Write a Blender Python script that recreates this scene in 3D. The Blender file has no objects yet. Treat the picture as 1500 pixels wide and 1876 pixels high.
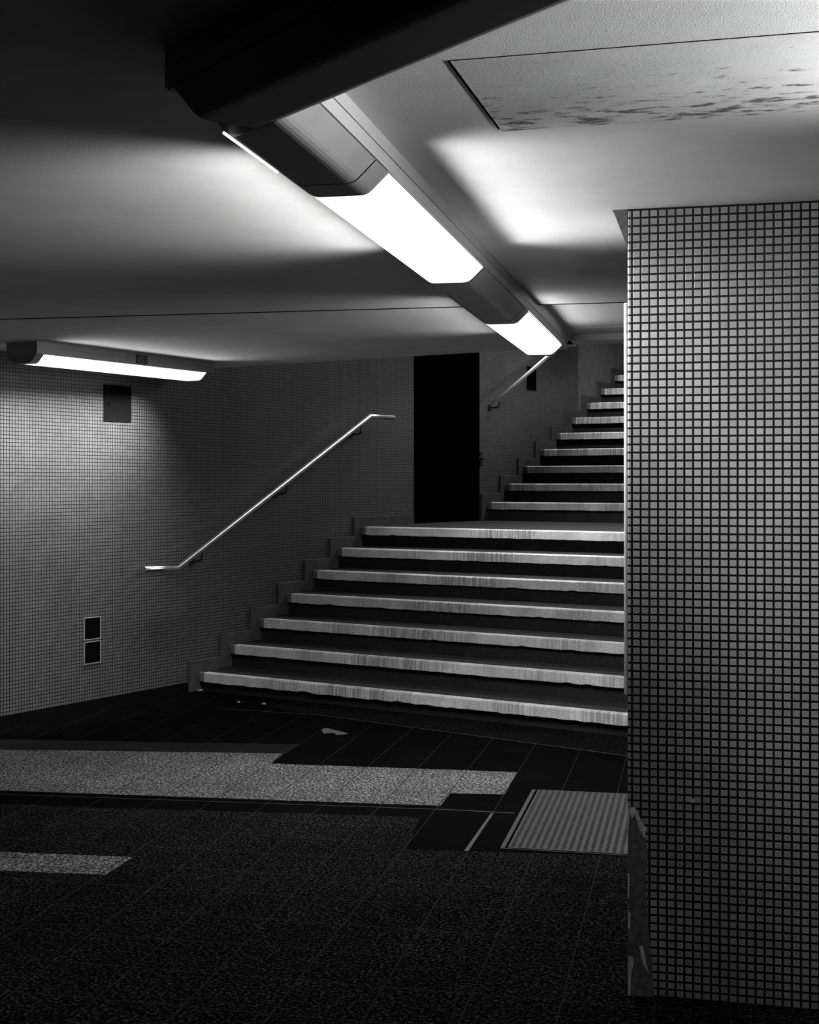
import bpy, bmesh, math, random
from mathutils import Vector, Matrix
random.seed(7)
S = bpy.context.scene
C = S.collection

# ------------------------------------------------------------------ camera, world, exposure
CAM_H = 1.545
cd = bpy.data.cameras.new('camera')
cam = bpy.data.objects.new('camera', cd); C.objects.link(cam)
cam.location = (0, 0, CAM_H); cam.rotation_euler = (math.radians(90), 0, 0)
cd.sensor_width = 36; cd.lens = 2497.6 / 1876 * 36
cd.shift_y = -55.3 / 1876
cd.clip_start = 0.05
S.camera = cam
w = bpy.data.worlds.new('world'); S.world = w; w.use_nodes = True
w.node_tree.nodes['Background'].inputs[0].default_value = (1, 1, 1, 1)
w.node_tree.nodes['Background'].inputs[1].default_value = 0.0004
S.view_settings.view_transform = 'Standard'; S.view_settings.look = 'None'
S.view_settings.gamma = 1; S.view_settings.exposure = 0.0
S.view_settings.use_curve_mapping = False
LAMP = 1.4            # luminance of the lit diffusers

TH = math.radians(12)            # passage axis, right of the view axis
A = math.radians(32.95)          # stair run, right of the view axis
PH = math.radians(-36.5)         # crossing light line
X0, Y0 = -1.5594, 10.0664        # left end of the bottom nosing
CEIL = 2.365

# ------------------------------------------------------------------ helpers
def tag(o, label=None, cat=None, group=None, kind=None):
    if label: o['label'] = label
    if cat: o['category'] = cat
    if group: o['group'] = group
    if kind: o['kind'] = kind
    return o

def empty(name, loc=(0, 0, 0), rz=0):
    o = bpy.data.objects.new(name, None); C.objects.link(o)
    o.location = loc; o.rotation_euler = (0, 0, rz); o.empty_display_size = .1
    return o

def obj(name, bm, mats, parent=None, loc=(0, 0, 0), rz=0, smooth=False, normals=True):
    if normals: bmesh.ops.recalc_face_normals(bm, faces=bm.faces)
    me = bpy.data.meshes.new(name); bm.to_mesh(me); bm.free()
    for m in (mats if isinstance(mats, (list, tuple)) else [mats]): me.materials.append(m)
    if smooth:
        for p in me.polygons: p.use_smooth = True
    o = bpy.data.objects.new(name, me); C.objects.link(o)
    o.parent = parent; o.location = loc; o.rotation_euler = (0, 0, rz)
    return o

def box(bm, x0, x1, y0, y1, z0, z1, mi=0, shear=0.0):
    v = [bm.verts.new((x, y + shear * x, z)) for z in (z0, z1) for y in (y0, y1) for x in (x0, x1)]
    fs = [(0, 2, 3, 1), (4, 5, 7, 6), (0, 1, 5, 4), (2, 6, 7, 3), (0, 4, 6, 2), (1, 3, 7, 5)]
    out = []
    for f in fs:
        fc = bm.faces.new([v[i] for i in f]); fc.material_index = mi; out.append(fc)
    return v

def prism(bm, pts, z0, z1, mi=0):
    a = [bm.verts.new((x, y, z0)) for x, y in pts]; b = [bm.verts.new((x, y, z1)) for x, y in pts]
    n = len(pts)
    fs = [bm.faces.new(a[::-1]), bm.faces.new(b)]
    for i in range(n): fs.append(bm.faces.new([a[i], a[(i + 1) % n], b[(i + 1) % n], b[i]]))
    for f in fs: f.material_index = mi
    return fs

def prism_xz(bm, pts, y0, y1, mi=0):
    a = [bm.verts.new((x, y0, z)) for x, z in pts]; b = [bm.verts.new((x, y1, z)) for x, z in pts]
    n = len(pts)
    fs = [bm.faces.new(a), bm.faces.new(b[::-1])]
    for i in range(n): fs.append(bm.faces.new([a[(i + 1) % n], a[i], b[i], b[(i + 1) % n]]))
    for f in fs: f.material_index = mi

def prism_yz(bm, pts, x0, x1, mi=0):
    a = [bm.verts.new((x0, y, z)) for y, z in pts]; b = [bm.verts.new((x1, y, z)) for y, z in pts]
    n = len(pts)
    fs = [bm.faces.new(a[::-1]), bm.faces.new(b)]
    for i in range(n): fs.append(bm.faces.new([a[i], a[(i + 1) % n], b[(i + 1) % n], b[i]]))
    for f in fs: f.material_index = mi

def bevel(o, wd, seg=2, ang=40):
    m = o.modifiers.new('bevel', 'BEVEL'); m.width = wd; m.segments = seg
    m.limit_method = 'ANGLE'; m.angle_limit = math.radians(ang)

def tube(bm, pts, r, n=14):
    """round tube along a polyline, mitred at the bends, capped"""
    pts = [Vector(p) for p in pts]; rings = []
    for i, p in enumerate(pts):
        d0 = (pts[i] - pts[i - 1]).normalized() if i else None
        d1 = (pts[i + 1] - pts[i]).normalized() if i < len(pts) - 1 else None
        t = (d0 + d1).normalized() if d0 and d1 else (d0 or d1)
        up = Vector((0, 0, 1)) if abs(t.z) < .95 else Vector((1, 0, 0))
        sx = t.cross(up).normalized(); sy = sx.cross(t).normalized()
        k = 1 / max(.3, (t.dot(d0) if d0 else 1))
        rings.append([bm.verts.new(p + r * (math.cos(a) * sx + math.sin(a) * sy * k)) for a in [2 * math.pi * j / n for j in range(n)]])
    for a, b in zip(rings, rings[1:]):
        for j in range(n): bm.faces.new([a[j], a[(j + 1) % n], b[(j + 1) % n], b[j]])
    bm.faces.new(rings[0][::-1]); bm.faces.new(rings[-1])

def clip(poly, a, b, c):
    """keep a*x + b*y <= c"""
    out = []
    for i in range(len(poly)):
        p, q = poly[i], poly[(i + 1) % len(poly)]
        dp, dq = a * p[0] + b * p[1] - c, a * q[0] + b * q[1] - c
        if dp <= 0: out.append(p)
        if dp * dq < 0:
            t = dp / (dp - dq); out.append((p[0] + t * (q[0] - p[0]), p[1] + t * (q[1] - p[1])))
    return out

# ------------------------------------------------------------------ materials
class M:
    def __init__(s, name):
        s.m = bpy.data.materials.new(name); s.m.use_nodes = True
        s.t = s.m.node_tree; s.b = s.t.nodes['Principled BSDF']
    def n(s, kind, **kw):
        nd = s.t.nodes.new(kind)
        for k, v in kw.items(): setattr(nd, k, v)
        return nd
    def l(s, a, b): s.t.links.new(a, b)
    def set(s, rough=.5, metal=0, spec=.5):
        s.b.inputs['Roughness'].default_value = rough; s.b.inputs['Metallic'].default_value = metal
        s.b.inputs['Specular IOR Level'].default_value = spec
    def coord(s, scale=(1, 1, 1), swap=None):
        tc = s.n('ShaderNodeTexCoord'); mp = s.n('ShaderNodeMapping'); mp.inputs['Scale'].default_value = scale
        if swap == 'xz':
            sp = s.n('ShaderNodeSeparateXYZ'); cb = s.n('ShaderNodeCombineXYZ')
            s.l(tc.outputs['Object'], sp.inputs[0]); s.l(sp.outputs['X'], cb.inputs['X']); s.l(sp.outputs['Z'], cb.inputs['Y'])
            s.l(cb.outputs[0], mp.inputs['Vector'])
        else: s.l(tc.outputs['Object'], mp.inputs['Vector'])
        return mp
    def noise(s, vec, scale, detail=4, rough=.6):
        nz = s.n('ShaderNodeTexNoise'); nz.inputs['Scale'].default_value = scale
        nz.inputs['Detail'].default_value = detail; nz.inputs['Roughness'].default_value = rough
        s.l(vec, nz.inputs['Vector']); return nz.outputs['Fac']
    def ramp(s, fac, stops):
        r = s.n('ShaderNodeValToRGB'); e = r.color_ramp.elements
        while len(e) < len(stops): e.new(.5)
        for k, (p, g) in zip(e, stops): k.position = p; k.color = (g, g, g, 1)
        s.l(fac, r.inputs[0]); return r.outputs[0]
    def mix(s, fac, a, b, mode='MIX'):
        x = s.n('ShaderNodeMix', data_type='RGBA', blend_type=mode)
        for i, v in ((0, fac), (6, a), (7, b)):
            if isinstance(v, (int, float)):
                x.inputs[i].default_value = v if i == 0 else (v, v, v, 1)
            else: s.l(v, x.inputs[i])
        return x.outputs[2]
    def base(s, sock):
        if isinstance(sock, (int, float)): s.b.inputs['Base Color'].default_value = (sock, sock, sock, 1)
        else: s.l(sock, s.b.inputs['Base Color'])
    def bump(s, h, strength=.3, dist=.002):
        bp = s.n('ShaderNodeBump'); bp.inputs['Strength'].default_value = strength; bp.inputs['Distance'].default_value = dist
        s.l(h, bp.inputs['Height']); s.l(bp.outputs[0], s.b.inputs['Normal'])

def plain(name, g, rough=.5, metal=0, spec=.5, var=0.0, vs=30):
    m = M(name); m.set(rough, metal, spec)
    if var:
        f = m.noise(m.coord().outputs[0], vs)
        m.base(m.ramp(f, [(.3, g * (1 - var)), (.7, g * (1 + var))]))
    else: m.base(g)
    return m.m

def tiles(name, g, grout, w_, h_, mortar, rough, ox=0, oz=0, dirt=.25):
    m = M(name); m.set(rough)
    mp = m.coord(swap='xz'); mp.inputs['Location'].default_value = (ox, oz, 0)
    br = m.n('ShaderNodeTexBrick'); br.offset = 0; br.squash = 1
    br.inputs['Scale'].default_value = 1; br.inputs['Brick Width'].default_value = w_; br.inputs['Row Height'].default_value = h_
    br.inputs['Mortar Size'].default_value = mortar; br.inputs['Mortar Smooth'].default_value = .15; br.inputs['Bias'].default_value = 0
    br.inputs['Color1'].default_value = (g * .9,) * 3 + (1,); br.inputs['Color2'].default_value = (g * 1.08,) * 3 + (1,)
    br.inputs['Mortar'].default_value = (grout,) * 3 + (1,)
    m.l(mp.outputs[0], br.inputs['Vector'])
    c2 = m.coord()
    f = m.noise(c2.outputs[0], 1.7, 6, .65)
    d = m.ramp(f, [(.3, 1 - dirt), (.6, 1)])
    m.base(m.mix(1.0, br.outputs['Color'], d, 'MULTIPLY'))
    inv = m.n('ShaderNodeMath', operation='SUBTRACT'); inv.inputs[0].default_value = 1; m.l(br.outputs['Fac'], inv.inputs[1])
    m.bump(inv.outputs[0], .5, .0015)
    return m.m

def granite(name, g, hi, joint, jw, jh, jm, lo=.5, rough=.55, sc=260, ox=0, oy=0):
    m = M(name); m.set(rough, spec=0.0)
    mp = m.coord(); mp.inputs['Location'].default_value = (ox, oy, 0)
    f = m.noise(mp.outputs[0], sc, 3, .7)
    f2 = m.noise(mp.outputs[0], 2.2, 5, .6)
    col = m.ramp(f, [(.40, g * lo), (.53, g), (.66, hi)])
    col = m.mix(1.0, col, m.ramp(f2, [(.3, .72), (.7, 1.15)]), 'MULTIPLY')
    br = m.n('ShaderNodeTexBrick'); br.offset = 0; br.squash = 1
    br.inputs['Scale'].default_value = 1; br.inputs['Brick Width'].default_value = jw; br.inputs['Row Height'].default_value = jh
    br.inputs['Mortar Size'].default_value = jm; br.inputs['Mortar Smooth'].default_value = .2
    m.l(mp.outputs[0], br.inputs['Vector'])
    m.base(m.mix(br.outputs['Fac'], col, joint))
    m.bump(f, .25, .001)
    return m.m

def stone(name, g, streak=0.0, rough=.75, var=.3):
    m = M(name); m.set(rough, spec=.08)
    c = m.coord()
    f = m.noise(c.outputs[0], 90, 6, .7); f1 = m.noise(c.outputs[0], 6, 5, .6)
    col = m.ramp(f, [(.3, g * (1 - var)), (.7, g * (1 + var))])
    col = m.mix(1.0, col, m.ramp(f1, [(.3, .75), (.65, 1.1)]), 'MULTIPLY')
    if streak:
        mp = m.coord((1, .05, .04)); mp2 = m.coord((1, .1, .1))
        s1 = m.noise(mp.outputs[0], 75, 3, .7); s2 = m.noise(mp2.outputs[0], 1.1, 2)
        k = m.mix(1.0, m.ramp(s1, [(.44, 1), (.6, 0)]), m.ramp(s2, [(.4, 0), (.6, 1)]), 'MULTIPLY')
        mul = m.n('ShaderNodeMath', operation='MULTIPLY'); m.l(k, mul.inputs[0]); mul.inputs[1].default_value = streak
        col = m.mix(mul.outputs[0], col, g * .25)
        # chipped, dirty patches
        ch = m.noise(c.outputs[0], 28, 6, .75)
        col = m.mix(m.ramp(ch, [(.62, 0), (.72, .6)]), col, g * .3)
    m.base(col); m.bump(f, .5, .003)
    return m.m

def glow(name, g, strength):
    m = bpy.data.materials.new(name); m.use_nodes = True; t = m.node_tree; t.nodes.clear()
    e = t.nodes.new('ShaderNodeEmission'); o = t.nodes.new('ShaderNodeOutputMaterial')
    e.inputs[0].default_value = (g, g, g, 1); e.inputs[1].default_value = strength
    t.links.new(e.outputs[0], o.inputs[0]); return m

# painted plaster ceiling, with a patch of flaking specks on the access board (own local coordinates)
def ceiling_mat():
    m = M('ceiling_paint'); m.set(.7, spec=.3)
    c = m.coord()
    f = m.noise(c.outputs[0], 3, 6, .65)
    col = m.ramp(f, [(.3, .66), (.7, .76)])
    m.base(col)
    m.bump(m.noise(c.outputs[0], 260, 3, .7), .55, .002)
    return m.m

def board_mat():
    m = M('stained_board'); m.set(.7, spec=.3)
    c = m.coord()
    f = m.noise(c.outputs[0], 5, 6, .65)
    col = m.ramp(f, [(.3, .62), (.7, .76)])
    mp = m.coord((1, 2.6, 1)); sp = m.n('ShaderNodeTexCoord'); xyz = m.n('ShaderNodeSeparateXYZ'); m.l(sp.outputs['Object'], xyz.inputs[0])
    sn = m.noise(mp.outputs[0], 11, 6, .7)
    # stains gather along the far border of the board
    band = m.n('ShaderNodeMapRange'); m.l(xyz.outputs['Y'], band.inputs[0])
    band.inputs[1].default_value = .12; band.inputs[2].default_value = .5; band.inputs[3].default_value = .02; band.inputs[4].default_value = .16
    ad = m.n('ShaderNodeMath', operation='ADD'); m.l(sn, ad.inputs[0]); m.l(band.outputs[0], ad.inputs[1])
    col = m.mix(m.ramp(ad.outputs[0], [(.645, 0), (.74, .9)]), col, .07)
    m.base(col); m.bump(m.noise(c.outputs[0], 120, 4, .6), .3, .002)
    return m.m

MAT_CEIL = ceiling_mat(); MAT_BOARD = board_mat()
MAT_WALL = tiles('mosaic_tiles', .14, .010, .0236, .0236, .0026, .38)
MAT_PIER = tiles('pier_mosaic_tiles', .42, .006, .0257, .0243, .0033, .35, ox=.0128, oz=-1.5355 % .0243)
MAT_PLASTER = plain('bare_plaster', .15, .8, var=.2, vs=12)
MAT_DARK = plain('black_gap', .004, .9, spec=0)
MAT_NOSE = stone('pale_nosing_stone', .74, .75)
MAT_NOSE_END = stone('grey_nosing_end', .18)
MAT_TREAD = stone('dark_tread_stone', .03, var=.4)
MAT_RISER = stone('dark_riser_stone', .028, var=.45)
MAT_STRINGER = stone('grey_stringer_stone', .085, var=.3)
MAT_BASE = plain('black_skirting', .005, .7, spec=.04)
MAT_BLACK = granite('black_paving', .0032, .0065, .017, .272, 5.0, .0022, ox=.128)
MAT_SPECK = granite('speckled_paving', .0055, .048, .020, .272, .272, .0024, lo=.3, sc=85, ox=.128, oy=.02)
MAT_LIGHT = granite('pale_granite_paving', .085, .33, .02, .272, .8, .0028, lo=.2, sc=80, ox=.128)
MAT_MID = granite('grey_paving', .014, .026, .03, .272, 3, .0016, ox=.128)
MAT_ASPH = granite('worn_edge_paving', .006, .018, .012, 5, 5, .002, sc=60)
MAT_JOINT = plain('pale_joint', .011, .7, var=.5, vs=60)
MAT_DIFF = glow('lit_diffuser', 1.0, LAMP)
MAT_DIM = glow('dim_diffuser', 1.0, .5)
MAT_LAMPBODY = plain('grey_enamel', .34, .42, var=.06, vs=8)
MAT_COVER = plain('grey_lamp_cover', .26, .32, var=.06, vs=6)
MAT_STEEL = plain('brushed_steel', .78, .3, 1.0)
MAT_BRACKET = plain('black_steel', .03, .5, .6)
MAT_DOOR = plain('black_door_paint', .0012, .8, spec=0)
MAT_PLATE = plain('chequer_steel', .032, .5, .08, .1, var=.3, vs=40)
MAT_FRAME = plain('hatch_frame_steel', .04, .6, .1, .1, var=.4, vs=50)
MAT_WHITE = plain('white_enamel', .75, .4)
MAT_PANEL = plain('dark_panel_paint', .008, .8, spec=0)

# ------------------------------------------------------------------ floor (local x across the passage, local y along it)
def poly(bm, uv, z, mi):
    f = bm.faces.new([bm.verts.new((v, u, z)) for u, v in uv]); f.material_index = mi
    f.normal_update()
    if f.normal.z < 0: f.normal_flip()
bm = bmesh.new()
# base slab clipped at the foot of the wall and the stairs
def uv2xy(u, v): return (u * math.sin(TH) + v * math.cos(TH), u * math.cos(TH) - v * math.sin(TH))
def xy2uv(x, y): return (x * math.sin(TH) + y * math.cos(TH), x * math.cos(TH) - y * math.sin(TH))
RUN = (math.sin(A), math.cos(A)); NOS = (math.cos(A), -math.sin(A))
base = [uv2xy(u, v) for u, v in ((-3, -9), (-3, 5), (15, 5), (15, -9))]
base = clip(base, -NOS[0], -NOS[1], -(NOS[0] * X0 + NOS[1] * Y0) + .06)
base = clip(base, RUN[0], RUN[1], RUN[0] * X0 + RUN[1] * Y0 + .2)
prism(bm, [xy2uv(*p)[::-1] for p in base], -.2, 0, 0)
Z = .0012
SPK = [(-2.9, -8.0), (4.0, -8.0), (5.93, -4.6), (6.013, -2.78), (6.155, -1.257), (5.595, -1.203), (5.69, -.29), (5.75, 4.8), (-2.9, 4.8)]
poly(bm, SPK, Z, 1)
poly(bm, [(7.10, -4.6), (7.28, -3.37), (7.425, -2.313), (7.146, -2.292), (7.21, -.945), (6.682, -.939), (6.65, -1.206), (6.384, -1.206), (6.276, -2.905), (6.17, -4.6)], Z * 1.5, 2)
poly(bm, [(7.42, -4.6), (7.557, -3.5), (7.705, -2.308), (7.425, -2.308), (7.28, -3.37), (7.10, -4.6)], Z, 3)
poly(bm, [(5.20, -2.95), (5.245, -2.279), (4.985, -2.279), (4.94, -2.95)], Z * 2, 2)
# thin pale joint of the channel in front of the hatch
for (ua, va), (ub, vb), wd in (((6.12, -4.0), (6.307, -1.19), .006), ((6.307, -1.19), (6.306, -.842), .010)):
    poly(bm, [(ua, va), (ub, vb), (ub + wd, vb), (ua + wd, va)], Z * 2.2, 5)
# worn strip along the foot of the stairs with its pale joint
poly(bm, [(8.705, -2.48), (7.755, -.39), (7.0, 1.25), (7.35, 1.6), (8.25, -.1), (9.25, -2.75), (9.05, -3.05)], Z, 4)
for (ua, va), (ub, vb) in (((8.80, -3.2), (8.705, -2.48)), ((8.705, -2.48), (7.755, -.39)), ((7.755, -.39), (7.0, 1.25))):
    poly(bm, [(ua, va), (ub, vb), (ub + .008, vb + .002), (ua + .008, va + .002)], Z * 2, 5)
# pale wide mortar beside the hatch and a smear of spilt paint
poly(bm, [(5.62, -.945), (6.29, -.935), (6.29, -.949), (5.62, -.962)], Z * 2.4, 5)
poly(bm, [(8.03, -2.16), (8.10, -2.20), (8.06, -2.25), (8.16, -2.29), (8.22, -2.30), (8.24, -2.27), (8.18, -2.21), (8.13, -2.14), (8.085, -2.10)], Z * 2.4, 6)
fl = obj('floor', bm, [MAT_BLACK, MAT_SPECK, MAT_LIGHT, MAT_MID, MAT_ASPH, MAT_JOINT, plain('paint_smear', .06, .7, var=.4, vs=40)], rz=-TH, normals=False)
tag(fl, kind='structure')

# ------------------------------------------------------------------ ceiling
P0 = (X0, Y0)
def halfwall(p): return clip(p, -NOS[0], -NOS[1], -(NOS[0] * X0 + NOS[1] * Y0) + .06)
def edge(p, s): return clip(p, RUN[0], RUN[1], RUN[0] * X0 + RUN[1] * Y0 + s)
def rect(u0, u1, v0, v1): return [uv2xy(u0, v0), uv2xy(u0, v1), uv2xy(u1, v1), uv2xy(u1, v0)]
def loc(p): return [xy2uv(*q)[::-1] for q in p]
bm = bmesh.new()
prism(bm, loc(halfwall(rect(-3, 6.285, -9, 5))), CEIL, CEIL + .25, 0)
prism(bm, loc(edge(halfwall(rect(6.325, 12, -9, -.735)), -.115)), CEIL, CEIL + .25, 0)
box(bm, -.735, 5, 6.325, 7.60, CEIL + .038, CEIL + .25, 0)
box(bm, -.735, 5, 7.605, 7.93, CEIL + .036, CEIL + .25, 0)
box(bm, -.9, 5, 7.93, 8.16, CEIL, CEIL + .25, 0)
box(bm, -9, 5, 6.285, 6.325, CEIL + .001, CEIL + .02, 1)
ce = obj('ceiling', bm, [MAT_CEIL, MAT_DARK], rz=-TH)
tag(ce, kind='structure')

# ------------------------------------------------------------------ left wall: local x runs up the stair, local y goes into the wall
def on_wall(name): return empty(name, (X0, Y0, 0), math.pi / 2 - A)
WL = dict(loc=(X0 - .02 * NOS[0], Y0 - .02 * NOS[1], 0), rz=math.pi / 2 - A)
bm = bmesh.new()
D0, D1, DZ0, DZ1 = 2.969, 4.182, 1.158, 3.26
TOP = 5.6
for x0, x1, z0, z1 in ((-9, D0, -.1, TOP), (D0, D1, -.1, DZ0), (D0, D1, DZ1, TOP), (D1, 6.417, -.1, TOP)):
    box(bm, x0, x1, 0, .3, z0, z1)
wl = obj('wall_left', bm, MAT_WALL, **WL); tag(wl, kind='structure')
bm = bmesh.new(); box(bm, 6.417, 12.5, 0.0, .3, -.1, 9.6)
tag(obj('wall_upper', bm, MAT_PLASTER, **WL), kind='structure')
bm = bmesh.new(); box(bm, -9, -.10, -.012, 0, 0, .075)
tag(obj('baseboard_left', bm, MAT_BASE, **WL), kind='structure')

# door in the wall at the landing
dr = on_wall('door_1'); dr.location = WL['loc']; tag(dr, kind='structure')
bm = bmesh.new(); box(bm, D0, D1, .05, .10, DZ0, DZ1)
k = 0
while k < 9:
    box(bm, D0 + .07 + k * .125, D0 + .075 + k * .125, .044, .05, DZ0 + .1, DZ1 - .06); k += 1
obj('door_panel', bm, MAT_DOOR, dr)
bm = bmesh.new()
box(bm, D0, D0 + .05, .0, .05, DZ0, DZ1); box(bm, D1 - .05, D1, .0, .05, DZ0, DZ1); box(bm, D0 + .05, D1 - .05, .0, .05, DZ1 - .05, DZ1)
obj('door_frame', bm, MAT_DOOR, dr)
bm = bmesh.new(); box(bm, D1 - .035, D1 + .015, -.028, .0, 1.70, 1.84); tube(bm, [(D1 - .01, -.02, 1.78), (D1 - .01, -.055, 1.78), (D1 - .12, -.055, 1.78)], .009, 10)
bevel(obj('door_handle', bm, MAT_BRACKET, dr), .004)

# far boundaries of the stairwell, mostly out of sight
SR = 4.3
bm = bmesh.new(); box(bm, -.4, 12.5, 0, .3, -.1, 9.6)
tag(obj('wall_stair', bm, MAT_WALL, loc=(X0 + (SR + .36) * NOS[0], Y0 + (SR + .36) * NOS[1], 0), rz=math.pi / 2 - A), kind='structure')
bm = bmesh.new(); box(bm, -.3, SR + .3, 12.5, 12.8, -.1, 9.6)
tag(obj('wall_back', bm, MAT_PLASTER, loc=(X0, Y0, 0), rz=-A), kind='structure')
bm = bmesh.new(); prism_yz(bm, [(-.1, CEIL + 1.9), (12.8, CEIL + 7.0), (12.8, CEIL + 7.2), (-.1, CEIL + 2.1)], -.3, SR + .3)
tag(obj('ceiling_stairwell', bm, MAT_PLASTER, loc=(X0, Y0, 0), rz=-A), kind='structure')

# ------------------------------------------------------------------ stairs (local x to the right along the nosings, local y up the run)
R1, T1, Z1 = .1694, .3473, .1418
R2, T2, LAND = .1841, .3821, 2.2015
SH = .0074
def nosing(parent, s, z, width, idx):
    bm = bmesh.new(); rnd = random.Random(idx * 13 + 5)
    n = 90; prof = [(.046, -.074), (.002, -.074), (0, -.071), (0, -.008), (.008, 0), (.046, 0)]
    rows = []
    for i in range(n + 1):
        x = .055 + (width - .055) * i / n
        a, b = rnd.uniform(-1, 1), rnd.uniform(-1, 1)
        wear = .0025 if idx == 0 else .0014
        big = rnd.random() < .04
        row = []
        for j, (y, zz) in enumerate(prof):
            dy = dz = 0
            if j in (1, 2): dz = b * wear * 1.4 + (.006 if big else 0)
            if j in (3, 4): dz = -abs(a) * wear * (2 if big else 1); dy = abs(b) * wear
            row.append(bm.verts.new((x, s + SH * x + y + dy, z + zz + dz)))
        rows.append(row)
    m = len(prof)
    for a, b in zip(rows, rows[1:]):
        for j in range(m): bm.faces.new([a[j], a[(j + 1) % m], b[(j + 1) % m], b[j]])
    bm.faces.new(rows[0]); bm.faces.new(rows[-1][::-1])
    o = obj('nosing', bm, MAT_NOSE, parent)
    bm = bmesh.new()
    box(bm, .003, .053, s + .004, s + .046, z - .072, z - .002)
    e = obj('nosing_end', bm, MAT_NOSE_END, parent); bevel(e, .006)
    e['label'] = 'grey patched end of the pale nosing'
    return o

def flight(name, label, n, s0, z0, r, t, width, first_drop, last):
    root = empty(name, (X0, Y0, 0), -A); tag(root, label, 'stairs')
    for i in range(n):
        s, z = s0 + i * t, z0 + i * r
        low = z - r if i else z - first_drop
        nxt = s + t if i < n - 1 else s + last
        bm = bmesh.new()
        box(bm, .003, width, s + .046, nxt + .034, z - .074, z, 0, SH)
        box(bm, .003, width, s + .032, s + .09, low + .001, z - .075, 1, SH)
        st = obj('step', bm, [MAT_TREAD, MAT_RISER], root)
        nosing(st, s, z, width, i + (0 if name == 'staircase' and s0 == 0 else 40))
    return root
ZL = Z1 + 6 * R1
SU = 6 * T1 + LAND
lo = flight('staircase', 'wide lower flight of seven dark steps with pale worn nosings', 7, 0, Z1, R1, T1, SR, Z1, LAND)
hi = flight('staircase', 'upper flight of nine dark steps rising from the landing beyond the black door', 9, SU, ZL + R2, R2, T2, SR, R2, 1.6)
g = .085
def stringer(root, n, s0, z0, r, t, x_end, start_z):
    pts = [(s0 - .09, start_z)]
    for i in range(n):
        s = s0 + i * t - .09
        pts += [(s, z0 + i * r + g)]
        pts += [((s0 + (i + 1) * t - .09) if i < n - 1 else x_end, z0 + i * r + g)]
    pts.append((x_end, start_z))
    bm = bmesh.new(); prism_yz(bm, pts, -.0195, 0)
    # keep only faces: the side toward the stair is the visible stepped band
    o = obj('stringer', bm, MAT_STRINGER, root); o['label'] = 'stepped grey stone border along the tiled wall'
    bevel(o, .003, 1)
stringer(lo, 7, 0, Z1, R1, T1, D0 - .02, .002)
stringer(hi, 9, SU, ZL + R2, R2, T2, SU + 9 * T2 + 1.2, ZL + .002)

# ------------------------------------------------------------------ handrails on the left wall
def rail(label, pts, brackets, mat, off=.08):
    root = on_wall('handrail'); tag(root, label, 'handrail', None)
    bm = bmesh.new(); tube(bm, [(s, -off, z) for s, z in pts], .020, 18)
    obj('rail', bm, mat, root)
    for p in root.children[0].data.polygons: p.use_smooth = len(p.vertices) == 4
    for s, z in brackets:
        bm = bmesh.new()
        tube(bm, [(s, -off, z - .018), (s, -off, z - .075), (s - .012, -off + .02, z - .09), (s - .012, .018, z - .09)], .007, 8)
        tube(bm, [(s - .012, .008, z - .09), (s - .012, .0195, z - .09)], .032, 16)
        obj('bracket', bm, MAT_BRACKET, root)
def railz(s): return .926 + (s + .311) * (2.111 - .926) / 2.429
rail('steel handrail with level bent ends beside the lower flight', [(-.648, .936), (-.311, .926), (2.118, 2.111), (2.485, 2.114)],
     [(s, railz(s)) for s in (-.05, .95, 1.98)], MAT_STEEL)
def railz2(s): return 2.292 + (s - 4.211) * .478
rail('bright straight steel handrail beside the upper flight beyond the black door', [(4.211, 2.292), (8.2, railz2(8.2))], [(s, railz2(s)) for s in (4.40, 6.0, 7.6)], plain('highlit_steel', .95, .48, 1.0))  # paler, rougher copy of the steel; the strong lighting is put into its colour

# ------------------------------------------------------------------ things on the left wall
def on_tiles(name): 
    o = on_wall(name); o.location = WL['loc']; return o
t = on_tiles('access_panel'); tag(t, 'square dark panel flush on the tiled wall under the lamp at left', 'panel')
bm = bmesh.new(); box(bm, -.938, -.672, -.004, 0, 1.955, 2.211); bevel(obj('panel_door', bm, MAT_PANEL, t), .002, 1)
bm = bmesh.new(); tube(bm, [(-.892, -.007, 2.081), (-.892, -.003, 2.081)], .008, 12); obj('lock', bm, MAT_DARK, t)
t = on_tiles('wall_vent'); tag(t, 'narrow dark vent in the tiled wall under the upper handrail', 'vent')
bm = bmesh.new(); box(bm, 5.181, 5.385, -.006, 0, 2.518, 2.768); obj('vent_frame', bm, MAT_PANEL, t)
bm = bmesh.new()
for k in range(9): box(bm, 5.20, 5.366, -.010, -.006, 2.535 + k * .026, 2.545 + k * .026)
obj('louvres', bm, MAT_DARK, t)
for z0, lab in ((.481, 'upper of two small black plates with pale rims low on the tiled wall'), (.318, 'lower of two small black plates with pale rims low on the tiled wall')):
    t = on_tiles('wall_plate'); tag(t, lab, 'plate', 'black plates low on the tiled wall')
    x0, x1 = -1.12, -.968
    bm = bmesh.new(); box(bm, x0 + .006, x1 - .006, -.006, 0, z0 + .006, z0 + .146); obj('plate', bm, MAT_DARK, t)
    bm = bmesh.new()
    for a, b, c, d in ((x0, x1, z0, z0 + .006), (x0, x1, z0 + .146, z0 + .152), (x0, x0 + .006, z0 + .006, z0 + .146), (x1 - .006, x1, z0 + .006, z0 + .146)):
        box(bm, a, b, -.008, 0, c, d)
    obj('rim', bm, plain('pale_rim', .3, .6), t)

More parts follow.
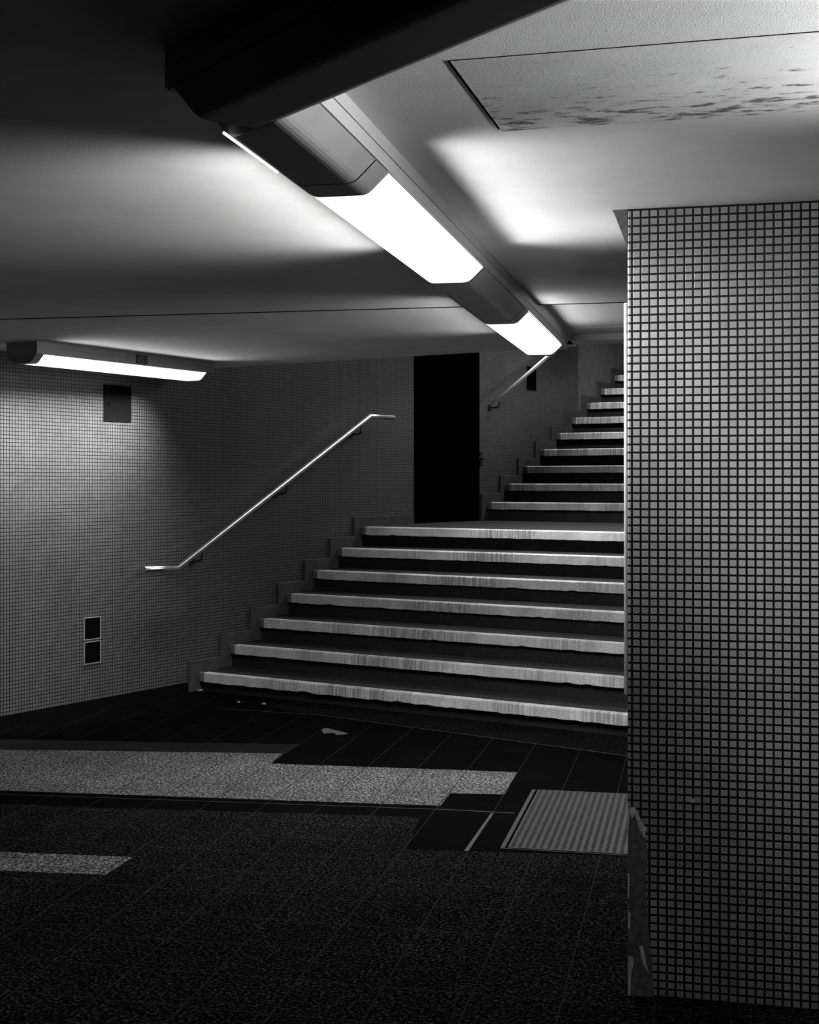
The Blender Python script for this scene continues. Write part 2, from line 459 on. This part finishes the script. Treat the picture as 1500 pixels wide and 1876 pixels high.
# ------------------------------------------------------------------ tiled wall at right
PA = math.radians(13.5); PX, PY = .656, 4.10
PR = dict(loc=(PX, PY, 0), rz=-PA)
bm = bmesh.new(); box(bm, 0, 1.5, 0, .5, 0, CEIL)
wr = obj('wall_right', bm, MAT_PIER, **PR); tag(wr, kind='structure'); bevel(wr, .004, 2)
bm = bmesh.new(); prism_xz(bm, [(-.001, CEIL), (-.046, CEIL), (-.040, CEIL - .012), (-.001, CEIL - .115)], .002, .34)
obj('plaster_gusset', bm, plain('rough_plaster', .14, .85, var=.4, vs=40), wr)
def blob(name, pts, th, mat, parent):
    bm = bmesh.new(); prism_xz(bm, pts, -th, 0); return obj(name, bm, mat, parent)
rp = blob('bare_patch', [(.0, 0), (.075, 0), (.082, .08), (.070, .2), (.060, .34), (.072, .44), (.074, .55), (.062, .62), (.050, .66), (.034, .70), (.020, .735), (.004, .745), (.0, .74)][::-1] and
     [(.001, .002), (.078, .002), (.070, .12), (.058, .25), (.055, .36), (.060, .43), (.054, .47), (.036, .52), (.024, .545), (.008, .55), (.001, .545)], .0012, plain('bare_concrete', .16, .85, var=.5, vs=50), wr)
pc = plain('chipped_plaster', .8, .85, var=.4, vs=60)
blob('chipped_edge', [(.001, .545), (.001, .565), (.022, .568), (.040, .53), (.055, .505), (.050, .475), (.034, .505), (.022, .545), (.013, .535), (.006, .555), (.004, .51), (.001, .48)], .0022, pc, wr)
blob('chipped_edge', [(.001, .29), (.001, .37), (.006, .365), (.004, .30)], .0022, pc, wr)
blob('chipped_edge', [(.001, .20), (.001, .26), (.009, .245), (.007, .205)], .0022, pc, wr)
blob('chipped_edge', [(.001, .0), (.001, .12), (.014, .118), (.018, .10), (.010, .06), (.008, .0)], .0022, pc, wr)
blob('chipped_edge', [(.034, .15), (.046, .10), (.064, .072), (.056, .10), (.045, .155)], .0022, pc, wr)
gd = empty('edge_panel', (PX, PY, 0), -PA); tag(gd, 'slim pale upright panel on the stair side of the right tiled wall', 'panel')
bm = bmesh.new(); box(bm, -.0115, -.0005, .005, .30, .90, 2.085); bevel(obj('panel_board', bm, MAT_WHITE, gd), .005, 3)
sp = empty('wall_screw', (PX, PY, 0), -PA); tag(sp, 'tiny bright screw head low on the right tiled wall', 'screw')
bm = bmesh.new(); tube(bm, [(.192, -.004, .596), (.192, -.0005, .596)], .006, 10); obj('screw_head', bm, MAT_WHITE, sp)

# ------------------------------------------------------------------ steel hatch in the floor
hx0, hx1, hy0, hy1 = -.800, .22, 5.690, 6.795
h = empty('floor_hatch', (0, 0, 0), -TH); tag(h, 'steel chequer plate hatch set in the paving beside the right tiled wall', 'hatch')
bm = bmesh.new(); box(bm, hx0 + .012, hx1, hy0 + .004, hy1, .0012, .008)
def lozenge(bm, cx, cy, a, L=.0125, W=.0045, H=.0027):
    ca, sa = math.cos(a), math.sin(a)
    q = [(L, 0), (0, W), (-L, 0), (0, -W)]
    v = [bm.verts.new((cx + x * ca - y * sa, cy + x * sa + y * ca, .0081)) for x, y in q]
    tpt = [bm.verts.new((cx + .5 * (x * ca - y * sa), cy + .5 * (x * sa + y * ca), .0081 + H)) for x, y in q]
    for i in range(4): bm.faces.new([v[i], v[(i + 1) % 4], tpt[(i + 1) % 4], tpt[i]])
    bm.faces.new(tpt)
nx, ny = 33, 60
for i in range(nx):
    for j in range(ny):
        x = hx0 + .03 + i * (hx1 - hx0 - .05) / (nx - 1); y = hy0 + .02 + j * (hy1 - hy0 - .04) / (ny - 1)
        lozenge(bm, x, y, (1 if j % 2 else -1) * math.radians(38))
obj('chequer_plate', bm, MAT_PLATE, h)
bm = bmesh.new()
box(bm, hx0 - .018, hx0, hy0 - .004, hy1, .0012, .007); box(bm, hx0 - .018, hx1, hy0 - .010, hy0 - .004, .0012, .006)
obj('hatch_frame', bm, MAT_FRAME, h)

# ------------------------------------------------------------------ light lines on the ceiling
def arc(cx, cz, r, a0, a1, n=4):
    return [(cx + r * math.cos(a0 + (a1 - a0) * i / n), cz + r * math.sin(a0 + (a1 - a0) * i / n)) for i in range(n + 1)]
BW = .1235
def cover_prof(inset=0.0, extra=0.0):
    w1, w2, z1, z2 = .1215 - inset, .0685 - inset * .4, -.0755, -.127 + inset - extra
    # rounded lower corners
    r = .018
    out = [(-w1, z1)]
    def corner(p, a, b):
        p, a, b = Vector(p), Vector(a), Vector(b)
        d1, d2 = (a - p).normalized(), (b - p).normalized()
        q0, q1 = p + d1 * r, p + d2 * r
        return [tuple((1 - k) ** 2 * q0 + 2 * k * (1 - k) * p + k * k * q1) for k in (0, .25, .5, .75, 1)]
    out += corner((-w2, z2), (-w1, z1), (w2, z2))
    out += corner((w2, z2), (-w2, z2), (w1, z1))
    out += [(w1, z1)]
    return out
def base_prof():
    n = .0016; d = .006
    half = [(BW, 0), (BW, -.0345), (BW - d, -.0345), (BW - d, -.0345 - 2 * n), (BW, -.0345 - 2 * n), (BW, -.072), (BW - d, -.072), (BW - d, -.0752)]
    return half + [(-x, z) for x, z in half[::-1]]
def extrude(prof, u0, u1, skew0=None):
    """profile (lateral, z) swept along local y from u0 to u1; skew0(lateral) moves the near end"""
    bm = bmesh.new()
    f0 = (lambda x: u0 + skew0 * x) if skew0 is not None else (lambda x: u0)
    a = [bm.verts.new((x, f0(x), z)) for x, z in prof]; b = [bm.verts.new((x, u1, z)) for x, z in prof]
    n = len(prof)
    bm.faces.new(a); bm.faces.new(b[::-1])
    for i in range(n): bm.faces.new([a[(i + 1) % n], a[i], b[i], b[(i + 1) % n]])
    return bm
def line_frame(name, ang, lat):
    """origin on the ceiling under the axis of a light line at lateral offset lat"""
    return empty(name, (lat * math.cos(ang), -lat * math.sin(ang), CEIL), -ang)

def beam(parent, u0, u1, side, tilt, spread, watts, wide=.05):
    """light thrown by one flank (side -1 / +1, or 0 for the underside) of a diffuser; tilt is degrees above the horizontal"""
    ld = bpy.data.lights.new('tube_light', 'AREA'); ld.shape = 'RECTANGLE'; ld.size = wide; ld.size_y = u1 - u0
    ld.energy = watts; ld.spread = math.radians(spread)
    o = bpy.data.objects.new('tube_light', ld); C.objects.link(o); o.parent = parent
    if side: d = (side * math.cos(math.radians(tilt)), math.sin(math.radians(tilt))); o.location = (side * .108, (u0 + u1) / 2, -.105)
    else: d = (0, -1); o.location = (0, (u0 + u1) / 2, -.129)
    o.rotation_euler = (0, math.atan2(-d[0], -d[1]), 0)
    return o

def luminaire(frame_ang, lat, u0, u1, label, group=None, mat=None):
    o = line_frame('ceiling_lamp', frame_ang, lat); tag(o, label, 'lamp', group)
    obj('diffuser', extrude(cover_prof(.0015), u0 + .012, u1 - .012), mat or MAT_DIFF, o)
    for a, b in ((u0, u0 + .012), (u1 - .012, u1)):
        obj('end_rim', extrude(cover_prof(.0005), a, b), MAT_COVER if 0 else MAT_LAMPBODY, o)
    return o

UL = -.8535
tr = empty('light_trunking', (0, 0, CEIL)); tag(tr, 'grey ceiling trunking running toward the stairs, with a dark arm crossing the top', 'trunking')
def on_line(ang, lat): return dict(loc=(lat * math.cos(ang), -lat * math.sin(ang), 0), rz=-ang)
LU = on_line(TH, UL); LT = on_line(PH, 1.2915)
SK = -.85
obj('base_rail', extrude(base_prof(), 2.655, 7.74, SK), MAT_LAMPBODY, tr, **LU)
def blank(line, u0, u1, skew=None):
    obj('blank_cover', extrude(cover_prof(), u0, u1, skew), MAT_COVER, tr, **line)
blank(LU, 2.56, 3.064, SK); blank(LU, 4.699, 5.812)
for a, b in ((3.064, 3.073), (5.812, 5.822), (4.693, 4.699)): obj('gasket', extrude(cover_prof(.0004), a, b), MAT_DARK, tr, **LU)
obj('end_piece', extrude(cover_prof(), 3.073, 3.192), MAT_COVER, tr, **LU)
obj('end_piece', extrude(cover_prof(), 5.822, 5.938), MAT_COVER, tr, **LU)
obj('end_piece', extrude(cover_prof(), 7.452, 7.50), MAT_COVER, tr, **LU)
l1 = luminaire(TH, UL, 3.194, 4.693, 'large lit ceiling lamp nearest the camera on the long trunking')
l2 = luminaire(TH, UL, 5.94, 7.45, 'smaller-looking lit ceiling lamp at the stair end of the long trunking')
for o, a, b, flank, right, left, under in ((l1, 3.23, 4.66, 5.0, 20, 4, 2), (l2, 5.98, 7.41, 1.9, 4, 12, 60)):
    for sd in (-1, 1):
        beam(o, a, b, sd, 8, 76 if o is l1 or sd < 0 else 180, flank if sd < 0 or o is l1 else 3.2)
    beam(o, a, b, 1, -32, 76, right); beam(o, a, b, -1, -45, 105, left)
    beam(o, a, b, 0, 0, 165, under, .10)

obj('base_rail', extrude(base_prof(), -1.4, 2.36), MAT_LAMPBODY, tr, **LT)
blank(LT, -1.4, 2.33)

# lamp of a second line that runs parallel on the right, just outside the view
RL = .80
l3 = luminaire(TH, RL, 1.62, 3.12, 'lit ceiling lamp parallel to the long trunking, above and to the right of the view', mat=MAT_DIM)
obj('base_rail', extrude(base_prof(), 1.60, 3.14), MAT_LAMPBODY, l3)
beam(l3, 1.66, 3.08, -1, 8, 80, 11); beam(l3, 1.66, 3.08, -1, -10, 50, 2)

# lamp on the ceiling beside the left wall
LA = math.radians(29.5)
ll = empty('ceiling_lamp', (-1.346 - .1235 * math.cos(LA), 9.365 + .1235 * math.sin(LA), CEIL), -LA)
tag(ll, 'lit ceiling lamp beside the tiled wall at left with a dark emblem', 'lamp')
obj('base_rail', extrude(base_prof(), -1.66, 0), MAT_LAMPBODY, ll)
obj('diffuser', extrude(cover_prof(.0015), -1.60, -.075), MAT_DIFF, ll)
obj('end_cap', extrude(cover_prof(), -.073, -.004), MAT_COVER, ll)
obj('end_cap', extrude(cover_prof(), -1.66, -1.602), MAT_COVER, ll)
beam(ll, -1.58, -.10, -1, -58, 84, 17); beam(ll, -1.58, -.10, 1, 8, 80, 2.2)
bm = bmesh.new(); box(bm, BW, BW + .0012, -.80, -.69, -.066, -.010)
em = obj('emblem', bm, plain('emblem_black', .02, .6), ll); em['label'] = 'dark emblem with pale outlined letters'
bm = bmesh.new()
def bar(y0, y1, z0, z1): box(bm, BW + .0012, BW + .002, y0, y1, z0, z1)
ey, ez = -.745, -.038
for k in range(18):
    a = 2 * math.pi * k / 18; b = 2 * math.pi * (k + 1) / 18
    v = [bm.verts.new((BW + .002, ey + r * math.cos(q) * 1.0, ez + r * math.sin(q) * .55)) for r, q in ((.044, a), (.044, b), (.038, b), (.038, a))]
    bm.faces.new(v)
bar(ey - .02, ey - .015, ez - .012, ez + .012); bar(ey - .015, ey - .004, ez + .008, ez + .012); bar(ey - .015, ey - .006, ez - .002, ez + .002); bar(ey - .015, ey - .004, ez - .012, ez - .008)
bar(ey + .004, ey + .009, ez - .012, ez + .012); bar(ey + .009, ey + .02, ez - .012, ez - .008); bar(ey + .009, ey + .02, ez + .008, ez + .012)
obj('emblem_lettering', bm, MAT_LAMPBODY, em)

# lamps hung across the stairwell, hidden behind the passage ceiling from here; the third is added to brighten the handrail
for sx, sy, sz, tilt, spread, watts, back, lab in ((2.2, 1.2, 3.6, -64, 84, 32, 0, 'lit lamp hung across the stairwell above the lower flight'),
                                             (2.3, 4.4, 5.0, -52, 76, 75, 14, 'lit lamp hung across the stairwell above the upper flight'),
      (.9, 5.5, 4.9, -60, 80, 6, 34, 'unseen lamp added high in the stairwell to brighten the upper handrail')):
    sw = empty('ceiling_lamp', (X0 + sx * NOS[0] + sy * RUN[0], Y0 + sx * NOS[1] + sy * RUN[1], sz), math.pi / 2 - A)
    tag(sw, lab, 'lamp')
    obj('base_rail', extrude(base_prof(), -.80, .80), MAT_LAMPBODY, sw); obj('diffuser', extrude(cover_prof(.0015), -.75, .75), MAT_DIFF, sw)
    bm = bmesh.new()
    box(bm, -.02, .02, -.02, .02, 0, CEIL + 1.93 + sy * .395 - sz)
    obj('hanger', bm, MAT_BRACKET, sw)
    beam(sw, -.74, .74, 1, tilt, spread, watts)
    if back: beam(sw, -.74, .74, -1, -34 if back < 20 else -62, 100, back)

# thin glowing rod added on the far flank of the nearest blank cover, imitating a lit edge
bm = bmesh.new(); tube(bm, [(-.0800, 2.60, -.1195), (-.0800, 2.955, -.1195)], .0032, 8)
o = obj('glowing_edge', bm, glow('added_edge_glow', 1, 1.1), tr, **LU); o['label'] = 'thin glowing strip imitating a lit edge along the cover'

# ------------------------------------------------------------------ access board in the ceiling at right
bx, by, ba = .075, 2.654, math.radians(14.5)
ab = empty('ceiling_board', (bx, by, CEIL), -ba); tag(ab, 'stained flaking access board in the ceiling above the right tiled wall', 'board')
bm = bmesh.new(); box(bm, .004, .95, .004, .55, -.0012, -.0003); obj('board', bm, MAT_BOARD, ab)
bm = bmesh.new()
box(bm, -.002, .0025, 0, .53, -.0009, -.0002); box(bm, 0, .95, -.0015, .0015, -.0009, -.0002)
obj('gap', bm, MAT_DARK, ab)

# ------------------------------------------------------------------ scraps on the floor
def scrap(u, v, lab, s):
    x, y = uv2xy(u, v); bm = bmesh.new(); rnd = random.Random(int(u * 100))
    pts = [(s * (1 + .5 * rnd.random()) * math.cos(a) * 1.5, s * (1 + .5 * rnd.random()) * math.sin(a)) for a in [k * math.pi / 4 for k in range(8)]]
    prism(bm, pts, 0, .006)
    for vt in bm.verts:
        if vt.co.z > .003: vt.co.z += rnd.uniform(-.002, .006)
    o = obj('paper_scrap', bm, plain('scrap_paper', .35, .8, var=.3, vs=80), loc=(x, y, .0035)); tag(o, lab, 'scrap', 'scraps littering the floor by the stairs')
scrap(9.525, -3.607, 'pale paper scrap in the corner of the bottom step and wall', .016)
scrap(9.064, -3.147, 'tiny pale scrap on the dark paving before the bottom step', .007)
scrap(9.034, -2.953, 'second tiny pale scrap, further from the wall before the bottom step', .009)
